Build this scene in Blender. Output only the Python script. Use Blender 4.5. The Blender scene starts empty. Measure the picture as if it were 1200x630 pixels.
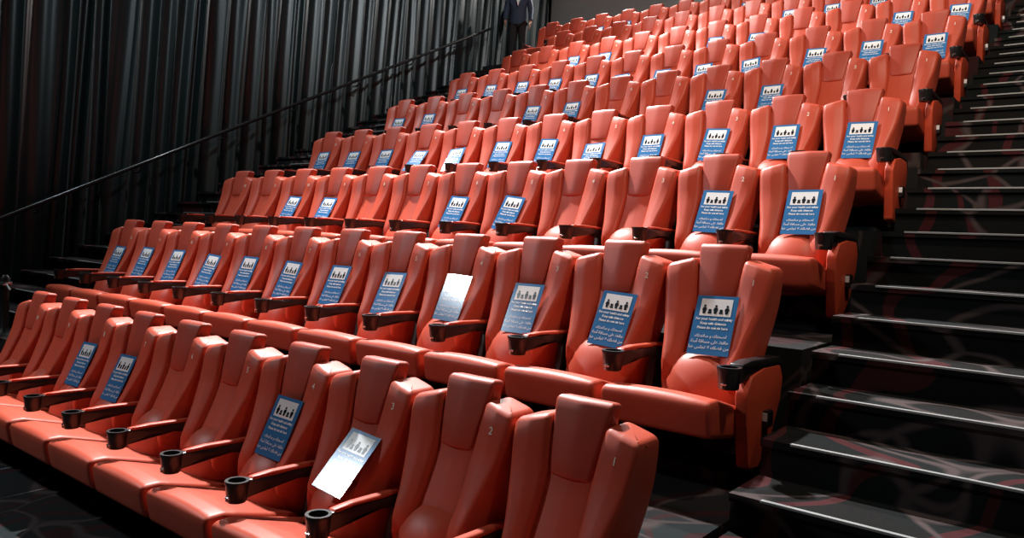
import bpy, bmesh, math, random
from mathutils import Vector, Matrix
from mathutils.bvhtree import BVHTree
random.seed(7)
scn = bpy.context.scene
col = scn.collection
PI = math.pi
PITCH = 0.56          # seat to seat
D = 1.2109            # row to row, depth
R = 0.60              # row to row, rise
def row_y(r): return (r - 2) * D
def row_z(r): return (r - 1) * R
def seat_x(k): return -(k - 1) * PITCH - 0.19
ORD = {1: 'front', 2: 'second', 3: 'third', 4: 'fourth', 5: 'fifth', 6: 'sixth', 7: 'seventh', 8: 'eighth', 9: 'back'}

# ------------------------------------------------------------------ materials
def new_mat(name):
    m = bpy.data.materials.new(name); m.use_nodes = True
    nt = m.node_tree; b = nt.nodes['Principled BSDF']
    return m, nt, b
def plain(name, c, rough=0.5, metal=0.0, spec=0.5, coat=0.0):
    m, nt, b = new_mat(name)
    b.inputs['Base Color'].default_value = (*c, 1); b.inputs['Roughness'].default_value = rough
    b.inputs['Metallic'].default_value = metal; b.inputs['Specular IOR Level'].default_value = spec
    b.inputs['Coat Weight'].default_value = coat
    return m
def leather(name, c, rough, scale=260, bump=0.05):
    m, nt, b = new_mat(name)
    tc = nt.nodes.new('ShaderNodeTexCoord')
    n1 = nt.nodes.new('ShaderNodeTexNoise'); n1.inputs['Scale'].default_value = scale; n1.inputs['Detail'].default_value = 2
    n2 = nt.nodes.new('ShaderNodeTexNoise'); n2.inputs['Scale'].default_value = 6; n2.inputs['Detail'].default_value = 3
    nt.links.new(tc.outputs['Object'], n1.inputs['Vector']); nt.links.new(tc.outputs['Object'], n2.inputs['Vector'])
    mx = nt.nodes.new('ShaderNodeMix'); mx.data_type = 'RGBA'
    mx.inputs['A'].default_value = (*[v * 0.9 for v in c], 1); mx.inputs['B'].default_value = (*[min(1, v * 1.1) for v in c], 1)
    nt.links.new(n2.outputs['Fac'], mx.inputs['Factor']); nt.links.new(mx.outputs['Result'], b.inputs['Base Color'])
    bp = nt.nodes.new('ShaderNodeBump'); bp.inputs['Strength'].default_value = bump; bp.inputs['Distance'].default_value = 0.01
    nt.links.new(n1.outputs['Fac'], bp.inputs['Height']); nt.links.new(bp.outputs['Normal'], b.inputs['Normal'])
    b.inputs['Roughness'].default_value = rough; b.inputs['Specular IOR Level'].default_value = 0.36
    return m
def carpet(name, base, line, band, lscale=1.6):
    m, nt, b = new_mat(name)
    L = nt.links.new; N = nt.nodes.new
    tc = N('ShaderNodeTexCoord')
    # swirl distortion
    dn = N('ShaderNodeTexNoise'); dn.inputs['Scale'].default_value = 1.3; dn.inputs['Detail'].default_value = 1
    L(tc.outputs['Object'], dn.inputs['Vector'])
    sub = N('ShaderNodeVectorMath'); sub.operation = 'SUBTRACT'; L(dn.outputs['Color'], sub.inputs[0]); sub.inputs[1].default_value = (.5, .5, .5)
    sc = N('ShaderNodeVectorMath'); sc.operation = 'SCALE'; L(sub.outputs[0], sc.inputs[0]); sc.inputs['Scale'].default_value = 1.5
    ad = N('ShaderNodeVectorMath'); ad.operation = 'ADD'; L(tc.outputs['Object'], ad.inputs[0]); L(sc.outputs[0], ad.inputs[1])
    # thin looping lines
    vo = N('ShaderNodeTexVoronoi'); vo.feature = 'DISTANCE_TO_EDGE'; vo.inputs['Scale'].default_value = lscale
    L(ad.outputs[0], vo.inputs['Vector'])
    r1 = N('ShaderNodeValToRGB'); r1.color_ramp.elements[0].position = 0.012; r1.color_ramp.elements[0].color = (1, 1, 1, 1)
    r1.color_ramp.elements[1].position = 0.045; r1.color_ramp.elements[1].color = (0, 0, 0, 1)
    L(vo.outputs['Distance'], r1.inputs['Fac'])
    # broad sweeping bands
    wv = N('ShaderNodeTexWave'); wv.inputs['Scale'].default_value = 0.75; wv.inputs['Distortion'].default_value = 9; wv.inputs['Detail'].default_value = 0.5
    wv.inputs['Detail Scale'].default_value = 0.9
    L(ad.outputs[0], wv.inputs['Vector'])
    r2 = N('ShaderNodeValToRGB'); r2.color_ramp.elements[0].position = 0.87; r2.color_ramp.elements[0].color = (0, 0, 0, 1)
    r2.color_ramp.elements[1].position = 0.90; r2.color_ramp.elements[1].color = (1, 1, 1, 1)
    L(wv.outputs['Fac'], r2.inputs['Fac'])
    # teal patches
    n3 = N('ShaderNodeTexNoise'); n3.inputs['Scale'].default_value = 1.1; n3.inputs['Detail'].default_value = 0; L(ad.outputs[0], n3.inputs['Vector'])
    r3 = N('ShaderNodeValToRGB'); r3.color_ramp.elements[0].position = 0.5; r3.color_ramp.elements[1].position = 0.54
    r3.color_ramp.elements[0].color = (*base, 1); r3.color_ramp.elements[1].color = (base[0] * 0.85, base[1] * 1.2, base[2] * 1.2, 1)
    L(n3.outputs['Fac'], r3.inputs['Fac'])
    m1 = N('ShaderNodeMix'); m1.data_type = 'RGBA'; L(r2.outputs['Color'], m1.inputs['Factor']); L(r3.outputs['Color'], m1.inputs['A']); m1.inputs['B'].default_value = (*band, 1)
    m2 = N('ShaderNodeMix'); m2.data_type = 'RGBA'; L(r1.outputs['Color'], m2.inputs['Factor']); L(m1.outputs['Result'], m2.inputs['A']); m2.inputs['B'].default_value = (*line, 1)
    L(m2.outputs['Result'], b.inputs['Base Color'])
    pn = N('ShaderNodeTexNoise'); pn.inputs['Scale'].default_value = 420; L(tc.outputs['Object'], pn.inputs['Vector'])
    bp = N('ShaderNodeBump'); bp.inputs['Strength'].default_value = 0.5; bp.inputs['Distance'].default_value = 0.01
    L(pn.outputs['Fac'], bp.inputs['Height']); L(bp.outputs['Normal'], b.inputs['Normal'])
    b.inputs['Roughness'].default_value = 0.9; b.inputs['Specular IOR Level'].default_value = 0.15
    return m
M = {}
M['leather'] = leather('red_leather', (0.50, 0.073, 0.036), 0.45)
M['head'] = leather('headrest_leather', (0.42, 0.061, 0.033), 0.45)  # same red leather, with the headrest's shading put into a darker colour
M['shell'] = plain('dark_red_shell', (0.16, 0.015, 0.010), 0.5)
M['panel'] = leather('side_panel_vinyl', (0.56, 0.072, 0.030), 0.5)
M['black'] = plain('black_plastic', (0.012, 0.012, 0.013), 0.32)
M['post'] = plain('black_steel', (0.010, 0.010, 0.010), 0.45)
M['chrome'] = plain('bright_metal', (0.75, 0.75, 0.75), 0.22, 1.0)
M['number'] = plain('cream_print', (0.80, 0.74, 0.62), 0.5)
M['blue'] = plain('laminated_blue', (0.038, 0.170, 0.40), 0.16, 0, 0.5, 0.3)
M['white'] = plain('printed_white', (0.78, 0.82, 0.84), 0.16, 0, 0.5, 0.3)
M['ink'] = plain('dark_ink', (0.010, 0.016, 0.022), 0.2, 0, 0.5, 0.3)
M['carpet'] = carpet('swirl_carpet', (0.015, 0.015, 0.016), (0.060, 0.045, 0.045), (0.032, 0.011, 0.012))
M['step'] = carpet('step_carpet', (0.008, 0.008, 0.0082), (0.075, 0.056, 0.056), (0.060, 0.014, 0.016), 1.5)
M['nosing'] = plain('aluminium', (0.34, 0.35, 0.35), 0.55, 0.3)
M['wall'] = plain('dark_wall', (0.012, 0.012, 0.013), 0.9)
M['grey'] = plain('grey_wall', (0.22, 0.225, 0.22), 0.85)
M['rail'] = plain('black_rail', (0.03, 0.03, 0.03), 0.22, 0.6)
def curtain_mat():
    m, nt, b = new_mat('black_velour'); L = nt.links.new
    tc = nt.nodes.new('ShaderNodeTexCoord'); n = nt.nodes.new('ShaderNodeTexNoise')
    n.inputs['Scale'].default_value = 2.2; n.inputs['Detail'].default_value = 4; L(tc.outputs['Object'], n.inputs['Vector'])
    rp = nt.nodes.new('ShaderNodeValToRGB'); rp.color_ramp.elements[0].color = (0.0018, 0.0062, 0.0070, 1); rp.color_ramp.elements[1].color = (0.0034, 0.0105, 0.0115, 1)
    L(n.outputs['Fac'], rp.inputs['Fac']); L(rp.outputs['Color'], b.inputs['Base Color'])
    b.inputs['Roughness'].default_value = 0.40; b.inputs['Specular IOR Level'].default_value = 0.5
    b.inputs['Sheen Weight'].default_value = 0.04; b.inputs['Sheen Roughness'].default_value = 0.4
    return m
M['curtain'] = curtain_mat()

# ------------------------------------------------------------------ helpers
def obj(name, bm, mat, parent=None, smooth=True, angle=None):
    me = bpy.data.meshes.new(name)
    if isinstance(bm, bmesh.types.BMesh):
        bmesh.ops.recalc_face_normals(bm, faces=bm.faces)
        if smooth:
            for f in bm.faces: f.smooth = True
            if angle:
                for e in bm.edges:
                    if len(e.link_faces) == 2 and e.calc_face_angle(0) > math.radians(angle): e.smooth = False
        bm.to_mesh(me); bm.free()
    else: me = bm; me.name = name
    me.materials.clear(); me.materials.append(mat)
    o = bpy.data.objects.new(name, me); col.objects.link(o)
    if parent: o.parent = parent
    return o
def empty(name, loc=(0, 0, 0), rz=0):
    o = bpy.data.objects.new(name, None); o.empty_display_size = 0.1; o.location = loc; o.rotation_euler = (0, 0, rz); col.objects.link(o); return o
def tag(o, label, cat, group=None):
    o['label'] = label; o['category'] = cat
    if group: o['group'] = group
    return o
def struct(o): o['kind'] = 'structure'; return o
def interp(x, xs, ys):
    if x <= xs[0]: return ys[0]
    for i in range(len(xs) - 1):
        if x <= xs[i + 1]:
            t = (x - xs[i]) / (xs[i + 1] - xs[i])
            # monotone-ish smooth blend of neighbouring slopes
            m0 = (ys[i + 1] - ys[max(i - 1, 0)]) / (xs[i + 1] - xs[max(i - 1, 0)])
            j = min(i + 2, len(xs) - 1); m1 = (ys[j] - ys[i]) / (xs[j] - xs[i]); h = xs[i + 1] - xs[i]
            return ((2*t**3 - 3*t*t + 1) * ys[i] + (t**3 - 2*t*t + t) * h * m0 + (-2*t**3 + 3*t*t) * ys[i + 1] + (t**3 - t*t) * h * m1)
    return ys[-1]
def rounded(poly, rad, n=4):
    """round the corners of a 2D polygon (list of (a,b)); rad may be one value or one per corner"""
    out = []; k = len(poly)
    for i in range(k):
        p0, p, p1 = Vector(poly[i - 1]), Vector(poly[i]), Vector(poly[(i + 1) % k])
        r = rad[i] if isinstance(rad, (list, tuple)) else rad
        u = (p0 - p); v = (p1 - p); lu, lv = u.length, v.length; u.normalize(); v.normalize()
        ang = u.angle(v, PI); t = min(r / math.tan(ang / 2) if ang > 1e-3 else 0, lu * 0.48, lv * 0.48)
        a = p + u * t; b = p + v * t
        for j in range(n + 1):
            s = j / n
            out.append(tuple(a * (1 - s)**2 + p * (2 * s * (1 - s)) + b * s * s))
    return out
def inset(loop, d):
    """move the points of a closed 2D loop inwards by d"""
    if d == 0: return list(loop)
    k = len(loop)
    area = sum(loop[i - 1][0] * loop[i][1] - loop[i][0] * loop[i - 1][1] for i in range(k))
    sg = 1 if area > 0 else -1; out = []
    for i in range(k):
        j0, j1 = i - 1, (i + 1) % k
        a = Vector(loop[j0]); b = Vector(loop[i]); c = Vector(loop[j1])
        t = (c - a)
        if t.length < 1e-9: t = (b - a)
        t.normalize(); n = Vector((-t.y, t.x)) * sg
        out.append(tuple(b + n * d))
    return out
def loft(bm, loops, cap=True):
    vs = [[bm.verts.new(p) for p in lp] for lp in loops]
    k = len(loops[0])
    for a, b in zip(vs, vs[1:]):
        for i in range(k):
            bm.faces.new((a[i], a[(i + 1) % k], b[(i + 1) % k], b[i]))
    if cap:
        for ring in (vs[0], vs[-1]):
            c = bm.verts.new(sum((v.co for v in ring), Vector()) / k)
            for i in range(k): bm.faces.new((ring[i], ring[(i + 1) % k], c))
    return bm
def extrude_x(profile, x0, x1, r, seg=3, bm=None, mid=1, warp=None):
    """(y,z) profile swept from x0 to x1 with its end edges rounded by r"""
    bm = bm or bmesh.new(); loops = []
    ts = [(x0 + r * (1 - math.cos(PI / 2 * i / seg)), r * (1 - math.sin(PI / 2 * i / seg))) for i in range(seg + 1)]
    ts = [(x0 + r - r * math.cos(PI / 2 * i / seg), r - r * math.sin(PI / 2 * i / seg)) for i in range(seg + 1)]
    mids = [(x0 + r + (x1 - x0 - 2 * r) * j / (mid + 1), 0) for j in range(1, mid + 1)]
    ts2 = [(x1 - (x - x0), d) for x, d in ts[::-1]]
    for x, d in ts + mids + ts2:
        lp = [(x, a, b) for a, b in inset(profile, d)]
        if warp: lp = [warp(*q) for q in lp]
        loops.append(lp)
    return loft(bm, loops)
def box(bm, x0, x1, y0, y1, z0, z1):
    v = [bm.verts.new(p) for p in ((x0,y0,z0),(x1,y0,z0),(x1,y1,z0),(x0,y1,z0),(x0,y0,z1),(x1,y0,z1),(x1,y1,z1),(x0,y1,z1))]
    for f in ((0,3,2,1),(4,5,6,7),(0,1,5,4),(1,2,6,5),(2,3,7,6),(3,0,4,7)): bm.faces.new([v[i] for i in f])
    return bm
def tube(bm, pts, r, seg=10, caps=True):
    pts = [Vector(p) for p in pts]; loops = []
    up = None
    for i, p in enumerate(pts):
        t = (pts[min(i + 1, len(pts) - 1)] - pts[max(i - 1, 0)]).normalized()
        if up is None: up = Vector((0, 0, 1)) if abs(t.z) < 0.9 else Vector((0, 1, 0))
        s = t.cross(up).normalized(); w = s.cross(t).normalized()
        rr = r[i] if isinstance(r, (list, tuple)) else r
        loops.append([tuple(p + s * rr * math.cos(2 * PI * j / seg) + w * rr * math.sin(2 * PI * j / seg)) for j in range(seg)])
    return loft(bm, loops, caps)
def lathe(bm, prof, cx, cy, seg=20):
    """closed (r,z) profile revolved about a vertical axis"""
    rings = [[bm.verts.new((cx + max(r, 1e-4) * math.cos(2 * PI * j / seg), cy + max(r, 1e-4) * math.sin(2 * PI * j / seg), z)) for j in range(seg)] for r, z in prof]
    k = len(rings)
    for i in range(k):
        a, b = rings[i], rings[(i + 1) % k]
        for j in range(seg): bm.faces.new((a[j], a[(j + 1) % seg], b[(j + 1) % seg], b[j]))
    bmesh.ops.remove_doubles(bm, verts=bm.verts, dist=5e-4)
    return bm
def text_mesh(s, size, align='CENTER', bold=0.0, space=1.0):
    c = bpy.data.curves.new('text', 'FONT'); c.body = s; c.size = size; c.align_x = align; c.align_y = 'CENTER'; c.resolution_u = 3
    c.offset = bold; c.space_line = space
    o = bpy.data.objects.new('text', c); col.objects.link(o)
    dg = bpy.context.evaluated_depsgraph_get(); dg.update()
    me = bpy.data.meshes.new_from_object(o.evaluated_get(dg))
    bpy.data.objects.remove(o); bpy.data.curves.remove(c)
    return me
# joined letter forms for the second language on the notices (written right to left)
FORMS = {'\u0627': (0xFE8D, 2), '\u0622': (0xFE81, 2), '\u0629': (0xFE93, 2), '\u062A': (0xFE95, 4), '\u062C': (0xFE9D, 4), '\u062D': (0xFEA1, 4),
         '\u0633': (0xFEB1, 4), '\u0635': (0xFEB9, 4), '\u0636': (0xFEBD, 4), '\u0638': (0xFEC5, 4), '\u0639': (0xFEC9, 4), '\u0641': (0xFED1, 4),
         '\u0643': (0xFED9, 4), '\u0644': (0xFEDD, 4), '\u0645': (0xFEE1, 4), '\u0646': (0xFEE5, 4), '\u0647': (0xFEE9, 4), '\u0648': (0xFEED, 2),
         '\u0649': (0xFEEF, 2), '\uFEFB': (0xFEFB, 2)}
def shape(s):
    s = s.replace('\u0644\u0627', '\uFEFB'); out = []
    for i, ch in enumerate(s):
        if ch not in FORMS: out.append(ch); continue
        base, n = FORMS[ch]
        prev = i > 0 and s[i - 1] in FORMS and FORMS[s[i - 1]][1] == 4
        nxt = n == 4 and i + 1 < len(s) and s[i + 1] in FORMS
        out.append(chr(base + (3 if prev and nxt else 2 if nxt else 1 if prev else 0)))
    return ''.join(out[::-1])

# ------------------------------------------------------------------ the seat
ZS   = [.28, .40, .50, .60, .70, .80, .90, .96, 1.02]
OF   = [-.15, -.180, -.178, -.126, -.078, -.034, -.008, .006, .030]      # outer front edge of the side bolster
IF_  = [-.12, -.150, -.150, -.102, -.056, -.018, .006, .022, .048]        # inner front edge
BK   = [.02, .03, .055, .095, .140, .175, .188, .190, .190]               # rear
XO   = [.150, .165, .178, .198, .226, .254, .271, .274, .273]
XI   = [.085, .090, .095, .098, .096, .098, .110, .118, .126]
def bolster_bm(s):
    bm = bmesh.new(); loops = []
    zt = 0.992; rt = 0.028
    levels = [(z, 0) for z in (.24, .28, .34, .40, .45, .50, .55, .60, .65, .70, .75, .80, .84, .88, .92)] + \
             [(zt - rt + rt * math.sin(a), rt * (1 - math.cos(a))) for a in [PI / 2 * i / 6 for i in range(1, 7)]]
    for z, d in levels:
        of, inf, bk, xo, xi = (interp(z, ZS, q) for q in (OF, IF_, BK, XO, XI))
        xr = interp(z, [.24, .50, .75, .95], [.235, .252, .268, .274]); mx = (xo + xi) / 2; my = (of + inf) / 2 - 0.008
        poly = [(xi, bk), (xi, inf), (mx, my), (xo, of), (xo + (xr - xo) * .55, (of + bk) / 2 - .03), (xr, bk)]
        lp = inset(rounded(poly, [.040, .034, .10, .034, .08, .050], 5), d)
        out = []
        for x, y in lp:
            f = max(0, min(1, (x - xi) / (xo - xi))); g = max(0, min(1, (z - .84) / .15)); g = g * g * (3 - 2 * g)
            out.append((s * x, y, z + g * (.018 - .040 * f)))
        loops.append(out)
    return loft(bm, loops)
def back_cushion_bm():
    bm = bmesh.new(); loops = []
    for z in (.40, .46, .52, .58, .64, .70, .76, .82, .88, .94):
        inf = interp(z, ZS, IF_); w = interp(z, ZS, XI) + .004; fy = inf + .024
        poly = [(-w, fy + .06), (-w, fy), (0, fy - .004), (w, fy), (w, fy + .06)]
        loops.append([(x, y, z) for x, y in rounded(poly, [.002, .012, .05, .012, .002], 3)])
    return loft(bm, loops)
def shell_bm():
    bm = bmesh.new(); loops = []
    zt = .955
    for z in (.27, .34, .42, .50, .58, .66, .74, .82, .90, .93, .948, zt):
        d = 0 if z < .92 else (z - .92) * .5
        inf, bk, xo = (interp(z, ZS, q) for q in (IF_, BK, XO)); w = min(xo + .02, .24) - d
        poly = [(-w, bk + .006 - d), (-w, inf + .055 + d), (w, inf + .055 + d), (w, bk + .006 - d)]
        loops.append([(x, y, z) for x, y in rounded(poly, .03, 4)])
    return loft(bm, loops)
def lumbar_bm():
    bm = bmesh.new(); n = 14; m = 20; rings = []
    cx, cy, cz = 0, -.078, .385
    for i in range(n + 1):
        a = -PI / 2 + PI * i / n; ring = []
        for j in range(m):
            b = 2 * PI * j / m
            c1, s1, c2, s2 = math.cos(a), math.sin(a), math.cos(b), math.sin(b)
            pw = lambda v, e: math.copysign(abs(v) ** e, v)
            x = .195 * pw(c1, .7) * pw(c2, .8); y = .165 * pw(c1, .7) * pw(s2, .9); z = .195 * pw(s1, .9)
            ring.append((cx + x, cy + y + .30 * z, cz + z))
        rings.append(ring)
    rings = rings[1:-1]
    return loft(bm, rings)
HZ = [.792, .85, .90, .95, 1.0, 1.05, 1.09]
HF = [-.008, .004, .016, .030, .046, .062, .078]
HW = [.088, .096, .103, .111, .118, .125, .130]
def headrest_bm():
    bm = bmesh.new(); loops = []
    zt, rt, rb = 1.082, .024, .02; zb = .790
    lv = [(zb + rb - rb * math.sin(a), rb * (1 - math.cos(a))) for a in [PI / 2 * i / 4 for i in range(4, 0, -1)]]
    lv += [(z, 0) for z in (.81, .85, .90, .95, 1.0, 1.03)] + [(zt - rt + rt * math.sin(a), rt * (1 - math.cos(a))) for a in [PI / 2 * i / 4 for i in range(0, 5)]]
    for z, d in lv:
        fy = interp(z, HZ, HF); w = interp(z, HZ, HW); by = max(.150, fy + .09)
        poly = [(-w, by), (-w, fy + .006), (0, fy - .008), (w, fy + .006), (w, by)]
        lp = inset(rounded(poly, [.03, .020, .2, .020, .03], 5), d)
        loops.append([(x, y, z - .012 * max(0, (y - .06) / .1) * (1 if z > 1.04 else 0)) for x, y in lp])
    return loft(bm, loops)
def piping_bm(s):
    pts = []
    for i in range(9):
        z = .83 + .205 * i / 8; pts.append((interp(z, HZ, HW) + .001, interp(z, HZ, HF) + .028, z))
    bm = bmesh.new()
    tube(bm, [(s * x, y, z) for x, y, z in pts], .0035, 6)
    return bm
def cushion_bm():
    prof = rounded([(-.605, .428), (-.575, .272), (-.12, .200), (-.12, .325), (-.50, .428)], [.04, .035, .03, .03, .10], 5)
    def warp(x, y, z): return (x, y, z + (.010 * (1 - (x / .25) ** 2) if z > .35 and y > -.58 else 0))
    return extrude_x(prof, -.262, .262, .024, 4, mid=5, warp=warp)
AX = .28
def arm_bm(x=AX):
    prof = rounded([(-.425, .563), (.055, .548), (.075, .515), (.07, .492), (-.02, .490), (-.16, .512), (-.30, .512), (-.425, .482)], [.004, .02, .01, .01, .06, .06, .06, .004], 3)
    return extrude_x(prof, x - .024, x + .024, .006, 2)
def cup_bm(x=AX):
    bm = bmesh.new()
    return lathe(bm, [(.038, .566), (.0515, .566), (.053, .560), (.0485, .545), (.0425, .478), (.039, .473), (.002, .473), (.002, .481), (.036, .481), (.037, .49)], x, -.462, 22)
def pad_bm(x=AX):
    prof = rounded([(-.405, .561), (.045, .546), (.055, .560), (.0, .568), (-.30, .576), (-.395, .569)], [.003, .003, .012, .08, .08, .012], 4)
    return extrude_x(prof, x - .023, x + .023, .012, 3)
def glint_bm(x=AX):  # bright L-shaped piece added to stand for the glint low on the cup
    bm = bmesh.new()
    box(bm, x - .016, x + .010, -.510, -.500, .492, .500); box(bm, x - .016, x - .008, -.508, -.498, .478, .500)
    bmesh.ops.bevel(bm, geom=bm.edges[:], offset=.0012, segments=1, affect='EDGES')
    return bm
def post_bm(x=AX):
    prof = rounded([(-.17, .050), (.065, .050), (.065, .50), (-.07, .50), (-.11, .30)], .015, 3)
    return extrude_x(prof, x - .019, x + .019, .005, 2)
def side_panel_bm(x):
    prof = rounded([(-.345, .440), (-.330, .30), (-.285, .10), (-.165, .085), (-.02, .20), (.080, .36), (.100, .46), (.055, .530), (-.15, .535), (-.29, .510)], [.05, .06, .03, .03, .08, .05, .05, .05, .06, .05], 4)
    return extrude_x(prof, x - .026, x + .030, .008, 3)
def latch_bm(x):
    bm = bmesh.new(); box(bm, x + .024, x + .056, -.150, -.075, .262, .340)
    bmesh.ops.bevel(bm, geom=bm.edges[:], offset=.006, segments=2, affect='EDGES')
    return bm
def latch_plate_bm(x):
    bm = bmesh.new(); box(bm, x + .032, x + .053, -.1535, -.1495, .296, .332)
    return bm
meshes = {}
def mesh_of(key, bm, mat, angle=None):
    o = obj(key, bm, mat, None, True, angle); me = o.data; bpy.data.objects.remove(o); meshes[key] = me; return me
mesh_of('bolster_left', bolster_bm(-1), M['leather']); mesh_of('bolster_right', bolster_bm(1), M['leather'])
mesh_of('back_cushion', back_cushion_bm(), M['leather'], 50); mesh_of('shell', shell_bm(), M['shell'], 50)
mesh_of('lumbar', lumbar_bm(), M['leather'], 60); mesh_of('headrest', headrest_bm(), M['head'], 60); mesh_of('piping_a', piping_bm(-1), M['head']); mesh_of('piping_b', piping_bm(1), M['head'])
mesh_of('cushion', cushion_bm(), M['leather'], 60)
for nm, x in (('r', AX), ('l', -AX)):
    mesh_of('arm_' + nm, arm_bm(x), M['black'], 40); mesh_of('cup_' + nm, cup_bm(x), M['black'], 40)
    mesh_of('pad_' + nm, pad_bm(x), M['leather'], 60); mesh_of('post_' + nm, post_bm(x), M['post'], 40); mesh_of('glint_' + nm, glint_bm(x), M['chrome'], 30)
PX = .288
mesh_of('side_panel', side_panel_bm(PX), M['panel'], 60); mesh_of('side_panel_l', side_panel_bm(-PX), M['panel'], 60)
mesh_of('cap', extrude_x(rounded([(-.41, .555), (.05, .535), (.115, .455), (.130, .475), (.07, .566), (-.30, .580), (-.40, .572)], [.003, .05, .008, .012, .05, .08, .010], 4), AX - .026, AX + .036, .006, 3), M['black'], 60)
mesh_of('latch', latch_bm(PX), M['black'], 40); mesh_of('latch_plate', latch_plate_bm(PX), M['white'], 40)
num_mesh = {}
for k in range(1, 15):
    me = text_mesh(str(k), .042, bold=.0006); me.name = 'seat_number'; me.materials.clear(); me.materials.append(M['number']); num_mesh[k] = me
def mobj(name, me, parent): 
    o = bpy.data.objects.new(name, me); o.parent = parent; col.objects.link(o); return o
# surfaces of one seat, to rest the printed number and the notices on
def bvh_of(keys):
    vs, fs = [], []
    for k in keys:
        b = len(vs); me = meshes[k]; vs += [v.co.copy() for v in me.vertices]; fs += [[b + i for i in p.vertices] for p in me.polygons]
    return BVHTree.FromPolygons(vs, fs)
BVH = bvh_of(['bolster_left', 'bolster_right', 'back_cushion', 'lumbar', 'headrest'])
def front_y(x, z):
    h = BVH.ray_cast(Vector((x, -2, z)), Vector((0, 1, 0))); return (h[0].y, h[1]) if h[0] else (None, None)
ny, nn = front_y(.19, .90)
if nn.y > 0: nn = -nn
NROT = nn.to_track_quat('Z', 'Y')
def add_arm(parent, s, end=False):
    a = mobj('armrest', meshes['arm_' + s], parent); mobj('cup_holder', meshes['cup_' + s], a)
    if end: mobj('arm_cap', meshes['cap'], a)
    else: mobj('arm_pad', meshes['pad_' + s], a)['label'] = 'red leather arm pad'
    mobj('cup_glint', meshes['glint_' + s], a)['label'] = 'shiny metal clip'
    mobj('armrest_post', meshes['post_' + s], parent)
SIGNS = {1: [3, 4, 7, 8], 2: list(range(1, 13)), 3: [1, 2, 5, 6, 9, 10], 4: list(range(1, 13)), 5: [3, 4, 7, 8, 11, 12],
         6: list(range(1, 13)), 7: [1, 2, 5, 6, 9, 10], 8: [3, 4, 5], 9: [7, 11, 12]}
NSEAT = {1: 10, 9: 14}
def build_seat(r, k):
    n = NSEAT.get(r, 12)
    root = empty('cinema_seat', (seat_x(k), row_y(r), row_z(r)))
    st = ' holding blue notice' if k in SIGNS.get(r, []) else ' with bare backrest'
    if k == 1: st = ' beside the right steps' + st
    elif k == n: st = ' at the curtain end' + st
    tag(root, 'red cinema seat printed %d in the %s row%s' % (k, ORD[r], st), 'cinema seat', 'cinema seats in the %s row' % ORD[r])
    mobj('back_shell', meshes['shell'], root)
    mobj('side_bolster', meshes['bolster_left'], root); mobj('side_bolster', meshes['bolster_right'], root)
    mobj('back_cushion', meshes['back_cushion'], root); mobj('lumbar_pad', meshes['lumbar'], root)
    h = mobj('headrest', meshes['headrest'], root); mobj('piping', meshes['piping_a'], h); mobj('piping', meshes['piping_b'], h)
    mobj('seat_cushion', meshes['cushion'], root)
    t = mobj('seat_number', num_mesh[k], root); t.location = Vector((.19, ny, .90)) + nn * .0015
    t.rotation_mode = 'QUATERNION'; t.rotation_quaternion = NROT; t['label'] = 'printed number %d' % k
    add_arm(root, 'r', k == 1)
    if k == n: add_arm(root, 'l'); 
    if k == n and r == 9: mobj('side_panel', meshes['side_panel_l'], root)
    if k == 1:
        p = mobj('side_panel', meshes['side_panel'], root); p['label'] = 'orange-red end panel'
        l = mobj('latch', meshes['latch'], p); l['label'] = 'black latch box'; mobj('latch_plate', meshes['latch_plate'], l)['label'] = 'small white plate'
    return root
for r in range(1, 10):
    for k in range(1, NSEAT.get(r, 12) + 1): build_seat(r, k)

# ------------------------------------------------------------------ the notices
SW, SH = .205, .300
def board_bm():
    bm = bmesh.new(); nx, nz = 6, 8; th = .0022; g = []
    for side in (0, 1):
        g.append([[bm.verts.new((-SW / 2 + SW * i / nx, (0 if side == 0 else th), SH * j / nz)) for i in range(nx + 1)] for j in range(nz + 1)])
    for j in range(nz):
        for i in range(nx):
            for q in g: bm.faces.new((q[j][i], q[j][i + 1], q[j + 1][i + 1], q[j + 1][i]))
    per = [(0, i) for i in range(nx + 1)] + [(j, nx) for j in range(1, nz + 1)] + [(nz, i) for i in range(nx - 1, -1, -1)] + [(j, 0) for j in range(nz - 1, 0, -1)]
    for a in range(len(per)):
        p, q = per[a], per[(a + 1) % len(per)]
        bm.faces.new((g[0][p[0]][p[1]], g[0][q[0]][q[1]], g[1][q[0]][q[1]], g[1][p[0]][p[1]]))
    return bm
def flat(bm, pts, y):
    bm.faces.new([bm.verts.new((x, y, z)) for x, z in pts])
def picto_bm():
    bm = bmesh.new(); y = -.0016
    def person(cx, z0, s=1.0):
        flat(bm, [(cx + .0058 * s * math.cos(2 * PI * i / 10), z0 + .0375 * s + .0058 * s * math.sin(2 * PI * i / 10)) for i in range(10)], y)
        flat(bm, [(cx - .0065 * s, z0 + .031 * s), (cx - .011 * s, z0 + .020 * s), (cx - .008 * s, z0 + .017 * s), (cx - .0058 * s, z0 + .002 * s), (cx + .0058 * s, z0 + .002 * s),
                  (cx + .008 * s, z0 + .017 * s), (cx + .011 * s, z0 + .020 * s), (cx + .0065 * s, z0 + .031 * s)], y)
    def chair(cx, z0):
        flat(bm, [(cx - .0075, z0 + .012), (cx + .0075, z0 + .012), (cx + .0075, z0 + .026), (cx - .0075, z0 + .026)], y)
        flat(bm, [(cx - .010, z0 + .003), (cx + .010, z0 + .003), (cx + .010, z0 + .011), (cx - .010, z0 + .011)], y)
    z0 = .205
    person(-.056, z0, 1.12); chair(-.028, z0); person(0, z0, 1.12); chair(.028, z0); person(.056, z0, 1.12)
    return bm
def quad(x0, x1, z0, z1, y):
    bm = bmesh.new(); flat(bm, [(x0, z0), (x1, z0), (x1, z1), (x0, z1)], y); return bm
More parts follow.
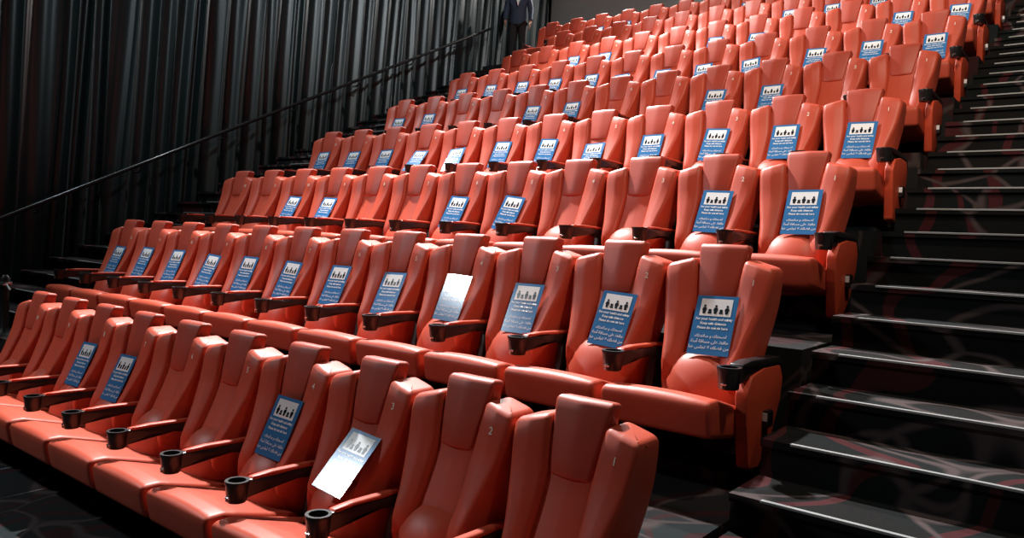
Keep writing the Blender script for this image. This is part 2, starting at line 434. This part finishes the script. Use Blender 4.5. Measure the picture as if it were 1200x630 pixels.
def stand_text(lines, size, z0, dz, y, bold):
    bm = bmesh.new()
    for i, s in enumerate(lines):
        me = text_mesh(s, size, bold=bold); me.transform(Matrix.Translation((0, y, z0 - dz * i)) @ Matrix.Rotation(PI / 2, 4, 'X')); bm.from_mesh(me); bpy.data.meshes.remove(me)
    return bm
mesh_of('board', board_bm(), M['blue'], 30)
mesh_of('picture', quad(-.078, .078, .196, .284, -.0008), M['white']); mesh_of('picto', picto_bm(), M['ink'])
mesh_of('english', stand_text(['For your health and safety', 'Keep safe distance', 'Please do not sit here'], .0172, .180, .0225, -.0008, .00055), M['white'])
mesh_of('arabic', stand_text([shape('\u0644\u0635\u062D\u062A\u0643 \u0648 \u0633\u0644\u0627\u0645\u062A\u0643'), shape('\u062D\u0627\u0641\u0638 \u0639\u0644\u0649 \u0645\u0633\u0627\u0641\u0629 \u0622\u0645\u0646\u0629'),
                              shape('\u0645\u0646 \u0641\u0636\u0644\u0643 \u0644\u0627 \u062A\u062C\u0644\u0633 \u0647\u0646\u0627')], .0215, .094, .0285, -.0008, .0003), M['white'])
TW = {}   # (row, seat): (dx, bottom z, roll degrees, extra lean degrees)
TW.update({(1, 3): (.05, .545, 4, 42.2), (1, 4): (.03, .55, 1, 0), (2, 1): (.04, .555, -2, 0), (3, 1): (.035, .56, -1, 0), (3, 5): (.03, .52, 7, 0), (3, 6): (.02, .52, 4, 0),
           (3, 2): (.03, .555, 2, 0), (4, 5): (.02, .50, -3, 0), (4, 8): (.02, .53, -6, 35), (4, 9): (.01, .53, 3, 38), (3, 9): (.02, .51, 3, 0), (3, 10): (.01, .52, 4, 0),
           (6, 4): (-.06, .51, -8, 0), (6, 5): (-.08, .51, -3, 0), (6, 6): (-.06, .50, 0, 0), (6, 7): (-.05, .50, -2, 0), (2, 4): (.035, .545, 2, 22.6)})
def place_sign(r, k):
    dx, zb, roll, lean = TW.get((r, k), (.035 + random.uniform(-.012, .012), .545 + random.uniform(-.015, .012), random.uniform(-2, 3.5), random.uniform(0, 1.5)))
    # lean the board on the seat: touch it near its foot and near its head without cutting into it
    cr, sr = math.cos(math.radians(roll)), math.sin(math.radians(roll))
    best = None
    for a in ([lean + 0.0] if lean > 10 else range(4, 50)):
        th = math.radians(a); off = 1e9; gap = 0; cnt = 0
        for i in range(-5, 6):
            for j in range(0, 9):
                u = SW / 2 * i / 5; v = SH * j / 8
                x = dx + u * cr + v * sr; w = v * cr - u * sr
                z = zb + w * math.cos(th); y = w * math.sin(th)
                fy, _ = front_y(x, z)
                if fy is not None: off = min(off, fy - y)
                if fy is not None: gap += fy - y; cnt += 1
        g = gap / cnt - off
        if best is None or g < best[0]: best = (g, th, off)
    _, th, off = best
    if lean <= 10: th -= math.radians(lean)
    M4 = Matrix.Translation((dx, off - .005, zb)) @ Matrix.Rotation(-th, 4, 'X') @ Matrix.Rotation(math.radians(roll), 4, 'Y')
    root = mobj('distancing_notice', meshes['board'], None)
    root.matrix_world = Matrix.Translation((seat_x(k), row_y(r), row_z(r))) @ M4
    tag(root, 'blue distancing notice propped on the seat printed %d in the %s row' % (k, ORD[r]), 'notice', 'distancing notices on the seats')
    mobj('picture_panel', meshes['picture'], root)['label'] = 'white picture panel'
    mobj('pictogram', meshes['picto'], root)['label'] = 'dark row of people and chairs'
    mobj('lettering', meshes['english'], root)['label'] = 'white lettering'
    mobj('lettering', meshes['arabic'], root)['label'] = 'white flowing script'
for r in SIGNS:
    for k in SIGNS[r]: place_sign(r, k)

# ------------------------------------------------------------------ the room
XL, XR = -6.69, .20       # ends of the seating tiers
LW, RW = -8.76, 1.95      # side walls
YB = 9.98                 # back wall
bm = bmesh.new(); box(bm, LW, RW, -6.5, row_y(1) + .12, -.08, 0); struct(obj('floor', bm, M['carpet'], None, False))
for r in range(2, 10):
    bm = bmesh.new()
    x0, x1, y1 = (XL, XR, row_y(r) + .12) if r < 9 else (LW, RW, YB)
    box(bm, x0, x1, row_y(r) - 1.09, y1, row_z(r) - (.72 if r > 2 else .6), row_z(r)); struct(obj('tier_floor', bm, M['carpet'], None, False))
for r in range(1, 10):
    n = NSEAT.get(r, 12)
    bm = bmesh.new(); box(bm, seat_x(n) - .30, .02 if r > 0 else 0, row_y(r) - .24, row_y(r) + .10, row_z(r), row_z(r) + .05)
    bmesh.ops.bevel(bm, geom=[e for e in bm.edges], offset=.008, segments=2, affect='EDGES')
    struct(obj('trim_seat_plinth', bm, M['carpet'], None, False))
def stairs(x0, x1, s0, s1):
    bm = bmesh.new(); prof = []
    y = lambda j: -1.09 + D / 4 * (j - 4)
    top = 31
    for j in range(1, top + 1):
        prof += [(y(j) + .018, .15 * (j - 1)), (y(j) + .018, .15 * j - .035), (y(j), .15 * j - .030), (y(j), .15 * j)]
    prof += [(y(32), .15 * top), (y(32), -.05), (y(1) + .018, -.05)]
    a = [bm.verts.new((x0, p[0], p[1])) for p in prof]; b = [bm.verts.new((x1, p[0], p[1])) for p in prof]
    k = len(prof)
    for i in range(k): bm.faces.new((a[i], a[(i + 1) % k], b[(i + 1) % k], b[i]))
    bm.faces.new(a[::-1]); bm.faces.new(b)
    st = struct(obj('stairs', bm, M['step'], None, False))
    for j in range(1, top + 2):
        m = bmesh.new(); box(m, s0, s1, y(j) - .004, y(j) + .014, .15 * j - .008, .15 * j + .002)
        bmesh.ops.bevel(m, geom=m.edges[:], offset=.001, segments=1, affect='EDGES')
        obj('nosing_strip', m, M['nosing'], st, False)
    return st
stairs(.245, 1.90, .365, 1.86)
stairs(-8.46, XL - .01, -7.68, XL - .10)
bm = bmesh.new(); box(bm, LW - .1, LW, -6.5, YB + .1, -.1, 9.2); struct(obj('wall_left', bm, M['wall'], None, False))
bm = bmesh.new(); box(bm, RW, RW + .1, -6.5, YB + .1, -.1, 9.2); struct(obj('wall_right', bm, M['wall'], None, False))
bm = bmesh.new(); box(bm, LW, RW, YB, YB + .1, 0, 9.2); struct(obj('wall_back', bm, M['grey'], None, False))
bm = bmesh.new(); box(bm, LW - .1, RW + .1, -6.5, YB + .1, 9.2, 9.3); struct(obj('ceiling', bm, M['wall'], None, False))
# pleated curtain along the left wall, one long piece of cloth
def curtain_bm():
    bm = bmesh.new(); ys = []; y = -4.2; rng = random.Random(3); folds = []
    while y < YB - .02:
        w = rng.uniform(.17, .34); folds.append((y, w, rng.uniform(.06, .125), rng.uniform(-.03, .05), rng.uniform(0, 6))); y += w
    zs = [.02 + (9.0 - .02) * i / 30 for i in range(31)]
    cols = []
    for (y0, w, A, sh, ph) in folds:
        for i in range(14):
            t = i / 14; cols.append((y0 + w * t, t, A, sh, ph))
    grid = []
    for (yy, t, A, sh, ph) in cols:
        c = []
        for z in zs:
            ridge = 1 - (.5 + .5 * math.cos(2 * PI * t)) ** 1.6
            amp = A * (.82 + .18 * math.sin(ph + z * .55))
            fz = (z - 4.5) * .055
            # stair line under this point; the cloth hangs clear of the steps
            c.append(bm.verts.new((-8.62 + amp * (1 - ridge), min(max(yy + fz + sh * math.sin(ph * 2 + z * .8), -4.6), YB - .02), z)))
        grid.append(c)
    for a, b in zip(grid, grid[1:]):
        for j in range(len(zs) - 1): bm.faces.new((a[j], b[j], b[j + 1], a[j + 1]))
    return bm
cu = obj('curtain', curtain_bm(), M['curtain']); tag(cu, 'tall black pleated curtain hanging along the left wall', 'curtain')
# handrail along the curtain
hr = empty('handrail', (-8.30, 0, 0)); tag(hr, 'long black sloping handrail in front of the pleated curtain', 'handrail')
nz = lambda y: .6 + (y + 1.09) * R / D
y0, y1 = -1.6, 7.7
m = bmesh.new(); tube(m, [(0, y0 + (y1 - y0) * i / 24, nz(y0 + (y1 - y0) * i / 24) + .70) for i in range(25)], .024, 12); obj('rail', m, M['rail'], hr, True, 60)
for i in range(8):
    yy = -1.2 + 1.15 * i; m = bmesh.new()
    tube(m, [(0, yy, nz(yy) + .68), (-.02, yy, nz(yy) + .63), (-.08, yy, nz(yy) + .60), (-.175, yy, nz(yy) + .60)], .010, 8); obj('bracket', m, M['post'], hr)
# short black post with a ring and a thin rod, left of the front row
pt = empty('post', (-6.45, -.98, .60)); tag(pt, 'black post with a silvery ring left of the front row', 'post')
m = bmesh.new(); tube(m, [(0, 0, 0), (0, 0, .06), (0, 0, .42), (0, 0, .50), (0, 0, .53)], [.10, .035, .035, .042, .02], 14); obj('shaft', m, M['post'], pt, True, 50)
m = bmesh.new(); lathe(m, [(.036, .44), (.056, .44), (.060, .455), (.056, .47), (.036, .47)], 0, 0, 20); obj('ring', m, M['chrome'], pt, True, 50)['label'] = 'silvery ring'
m = bmesh.new(); tube(m, [(.03, 0, .455), (.12, -.02, .44), (.28, -.05, .415)], .008, 8); obj('rod', m, M['nosing'], pt, True, 60)['label'] = 'thin metal rod'

# ------------------------------------------------------------------ the person on the top landing
def skinned(name, joints, edges, mat, parent, root=0, sub=2):
    me = bpy.data.meshes.new(name); me.from_pydata([j[0] for j in joints], edges, [])
    o = bpy.data.objects.new(name, me); col.objects.link(o)
    o.modifiers.new('skin', 'SKIN'); sd = o.modifiers.new('sub', 'SUBSURF'); sd.levels = sub; sd.render_levels = sub
    for i, j in enumerate(joints):
        sv = me.skin_vertices[0].data[i]; q = j[1]; sv.radius = q if isinstance(q, tuple) else (q, q); sv.use_root = (i == root)
    dg = bpy.context.evaluated_depsgraph_get(); dg.update()
    nm = bpy.data.meshes.new_from_object(o.evaluated_get(dg)); bpy.data.objects.remove(o)
    for p in nm.polygons: p.use_smooth = True
    return obj(name, nm, mat, parent)
M['skin'] = plain('skin', (0.32, 0.17, 0.11), 0.5); M['suit'] = plain('navy_cloth', (0.022, 0.034, 0.065), 0.8); M['trouser'] = plain('black_cloth', (0.006, 0.006, 0.007), 0.85)
M['shirt'] = plain('white_shirt', (0.75, 0.76, 0.78), 0.7); M['hair'] = plain('black_hair', (0.010, 0.008, 0.007), 0.6); M['shoe'] = plain('black_shoe', (0.008, 0.008, 0.008), 0.25)
bm = bmesh.new(); box(bm, -8.46, -7.84, 7.69, YB, row_z(9) - .05, row_z(9) + .15); struct(obj('tier_floor', bm, M['carpet'], None, False))
pe = empty('person', (-8.05, 8.22, row_z(9) + .15), math.radians(32)); tag(pe, 'person in a dark navy suit standing at the top of the curtain-side steps', 'person')
J = [((0, .01, .96), (.125, .085)), ((0, .015, 1.14), (.120, .085)), ((0, .01, 1.32), (.150, .095)), ((0, .02, 1.46), (.075, .062)), ((0, .01, 1.535), (.052, .054)), ((0, -.005, 1.60), (.060, .074)), ((0, -.008, 1.68), (.074, .092)), ((0, .0, 1.735), (.058, .070)),
     ((0, -.085, 1.63), .016), ((0, -.112, 1.612), .009)]
E_ = [(0, 1), (1, 2), (2, 3), (3, 4), (4, 5), (5, 6), (6, 7), (5, 8), (8, 9)]
for s in (-1, 1):
    b = len(J)
    J += [((s * .175, .015, 1.415), .056), ((s * .235, .03, 1.16), .042), ((s * .245, -.045, .945), .028), ((s * .245, -.070, .885), (.022, .036)), ((s * .244, -.080, .845), (.014, .034))]
    E_ += [(2, b), (b, b + 1), (b + 1, b + 2), (b + 2, b + 3), (b + 3, b + 4)]
    for q, (dy, ln) in enumerate(((-.028, .072), (-.010, .082), (.009, .078), (.026, .062))):
        c = len(J); J += [((s * .242, -.082 + dy, .828), .0088), ((s * .236, -.092 + dy, .828 - ln * .5), .0082), ((s * .222, -.098 + dy, .828 - ln), .007)]
        E_ += [(b + 4, c), (c, c + 1), (c + 1, c + 2)]
    c = len(J); J += [((s * .240, -.112, .872), .011), ((s * .234, -.132, .840), .0095), ((s * .228, -.138, .812), .008)]; E_ += [(b + 3, c), (c, c + 1), (c + 1, c + 2)]
    d = len(J); J += [((s * .085, .01, .90), .088), ((s * .098, -.005, .50), .058), ((s * .105, .025, .10), .040), ((s * .11, -.08, .05), (.040, .03)), ((s * .112, -.15, .035), (.036, .022))]
    E_ += [(0, d), (d, d + 1), (d + 1, d + 2), (d + 2, d + 3), (d + 3, d + 4)]
skinned('body', J, E_, M['skin'], pe)
JK = [((0, .01, .80), (.178, .118)), ((0, .012, .96), (.172, .115)), ((0, .015, 1.14), (.155, .108)), ((0, .01, 1.32), (.178, .116)), ((0, .02, 1.43), (.115, .085)), ((0, .025, 1.475), (.075, .066))]
EJ = [(0, 1), (1, 2), (2, 3), (3, 4), (4, 5)]
for s in (-1, 1):
    b = len(JK); JK += [((s * .182, .015, 1.405), .076), ((s * .240, .03, 1.16), .060), ((s * .248, -.045, .955), .043), ((s * .248, -.053, .935), .042)]
    EJ += [(3, b), (b, b + 1), (b + 1, b + 2), (b + 2, b + 3)]
jk = skinned('jacket', JK, EJ, M['suit'], pe, 1); jk['label'] = 'dark navy jacket'
m = bmesh.new()
vv = [(-.052, -.118, 1.43), (.052, -.118, 1.43), (.030, -.142, 1.30), (0, -.146, 1.20), (-.030, -.142, 1.30)]
top = [m.verts.new(p) for p in vv]; bot = [m.verts.new((x, y + .05, z)) for x, y, z in vv]
m.faces.new(top); m.faces.new(bot[::-1])
for i in range(5): m.faces.new((top[i], top[(i + 1) % 5], bot[(i + 1) % 5], bot[i]))
obj('shirt_front', m, M['shirt'], pe, False)['label'] = 'white shirt front'
JT = [((0, .01, .95), (.150, .105))]; ET = []
for s in (-1, 1):
    b = len(JT); JT += [((s * .088, .01, .86), (.104, .108)), ((s * .100, -.002, .50), .082), ((s * .106, .018, .12), .064), ((s * .106, .016, .075), .063)]
    ET += [(0, b), (b, b + 1), (b + 1, b + 2), (b + 2, b + 3)]
skinned('trousers', JT, ET, M['trouser'], pe)['label'] = 'black trousers'
for s in (-1, 1):
    skinned('shoe', [((s * .106, .05, .045), .045), ((s * .108, -.03, .045), (.044, .043)), ((s * .112, -.14, .036), (.042, .034)), ((s * .113, -.19, .03), (.028, .026))], [(0, 1), (1, 2), (2, 3)], M['shoe'], pe)
m = bmesh.new(); bmesh.ops.create_uvsphere(m, u_segments=20, v_segments=12, radius=1)
for v in m.verts: v.co = Vector((v.co.x * .084, v.co.y * .098 + .016, max(v.co.z, -.35 - .6 * max(0, v.co.y)) * .085 + 1.715 - .02 * (v.co.y < -.2)))
obj('hair', m, M['hair'], pe)
for s in (-1, 1):
    m = bmesh.new(); bmesh.ops.create_uvsphere(m, u_segments=10, v_segments=8, radius=.011)
    for v in m.verts: v.co += Vector((s * .030, -.083, 1.652))
    obj('eye', m, M['ink'], pe)
    m = bmesh.new(); bmesh.ops.create_uvsphere(m, u_segments=10, v_segments=8, radius=1)
    for v in m.verts: v.co = Vector((v.co.x * .010 + s * .078, v.co.y * .018 + .006, v.co.z * .030 + 1.645))
    obj('ear', m, M['skin'], pe)
m = bmesh.new(); tube(m, [(-.024, -.082, 1.575), (0, -.090, 1.577), (.024, -.082, 1.575)], [.004, .007, .004], 8); obj('mouth', m, plain('lips', (.25, .09, .07), .5), pe)

# ------------------------------------------------------------------ camera
cam = bpy.data.cameras.new('camera'); co = bpy.data.objects.new('camera', cam); col.objects.link(co)
cam.sensor_width = 36; cam.lens = 36 * 890.2 / 1200; cam.clip_end = 100
yaw, pit, rol = .66713, -.0401, .04487
f = Vector((-math.sin(yaw) * math.cos(pit), math.cos(yaw) * math.cos(pit), math.sin(pit)))
rt = Vector((math.cos(yaw), math.sin(yaw), 0)); up = rt.cross(f)
r2 = rt * math.cos(rol) + up * math.sin(rol); u2 = -rt * math.sin(rol) + up * math.cos(rol)
mw = Matrix((( r2.x, u2.x, -f.x, 1.3126), (r2.y, u2.y, -f.y, -3.5092), (r2.z, u2.z, -f.z, .1593 + 1.5), (0, 0, 0, 1)))
co.matrix_world = mw; scn.camera = co

# ------------------------------------------------------------------ light
def lamp(name, loc, target, power, size, color=(1, .96, .92), spread=None):
    l = bpy.data.lights.new(name, 'AREA'); l.shape = 'DISK'; l.size = size; l.energy = power; l.color = color
    if spread: l.spread = math.radians(spread)
    o = bpy.data.objects.new(name, l); col.objects.link(o); o.location = loc
    o.rotation_euler = (Vector(target) - Vector(loc)).to_track_quat('-Z', 'Y').to_euler(); return o
def spot(loc, target, power, cone, size=.18, blend=.6, color=(1, .96, .92)):
    l = bpy.data.lights.new('house_light', 'SPOT'); l.energy = power; l.color = color; l.spot_size = math.radians(cone); l.spot_blend = blend; l.shadow_soft_size = size
    o = bpy.data.objects.new('house_light', l); col.objects.link(o); o.location = loc
    o.rotation_euler = (Vector(target) - Vector(loc)).to_track_quat('-Z', 'Y').to_euler(); return o
spot((-6.4, 2.3, 8.6), (-1.8, -.8, 1.0), 9800, 58, blend=.8, color=(1, .98, .97))
spot((-6.4, 5.3, 9.1), (-2.2, 4.2, 2.8), 4200, 76, blend=.8, color=(1, .96, .93))
spot((-6.4, 8.4, 9.1), (-4.2, 7.6, 4.5), 900, 80, color=(1, .96, .93))
spot((-7.4, -4.8, 5.6), (-2.2, .8, 1.6), 720, 70, .22, .6, (.88, .96, 1))
spot((-8.0, 1.3, 6.2), (-5.2, 1.6, 2.0), 300, 130, .12, .8, (.88, .96, 1))
spot((-8.25, -.6, 8.9), (-8.65, .9, 4.0), 500, 95, .05, .8, (.75, .93, 1))  # added wall washer that brightens the left curtain folds, no known fitting
spot((1.4, -3.4, 7.4), (-.2, 6.0, 3.2), 1000, 56, .25, color=(1, .80, .63))
spot((1.75, -.6, 6.6), (-.5, 3.2, 2.2), 520, 100, .2, color=(1, .80, .63))
spot((.2, 2.6, 9.0), (-2.4, 7.2, 4.3), 480, 70, .25, color=(1, .84, .7))
spot((-3.5, 4.6, 9.0), (-5.2, 8.8, 5.2), 450, 80, .2)  # added to lift the dark back rows, no known fitting
spot((.2, .8, 8.7), (-8.6, 4.6, 6.6), 2200, 42, .12, .9, (.88, .96, 1))  # added across the room to draw bright streaks on the curtain folds
spot((.2, -3.4, 8.2), (-8.6, .6, 5.2), 700, 40, .12, .9, (.80, .94, 1))
spot((-7.4, 9.8, 8.2), (-8.2, 5.0, 4.6), 1500, 110, .05)
w = bpy.data.worlds.new('world'); scn.world = w; w.use_nodes = True
w.node_tree.nodes['Background'].inputs['Color'].default_value = (.5, .55, .6, 1); w.node_tree.nodes['Background'].inputs['Strength'].default_value = .02
scn.view_settings.view_transform = 'Standard'; scn.view_settings.look = 'None'; scn.view_settings.gamma = 1; scn.view_settings.exposure = 0
scn.view_settings.use_curve_mapping = False
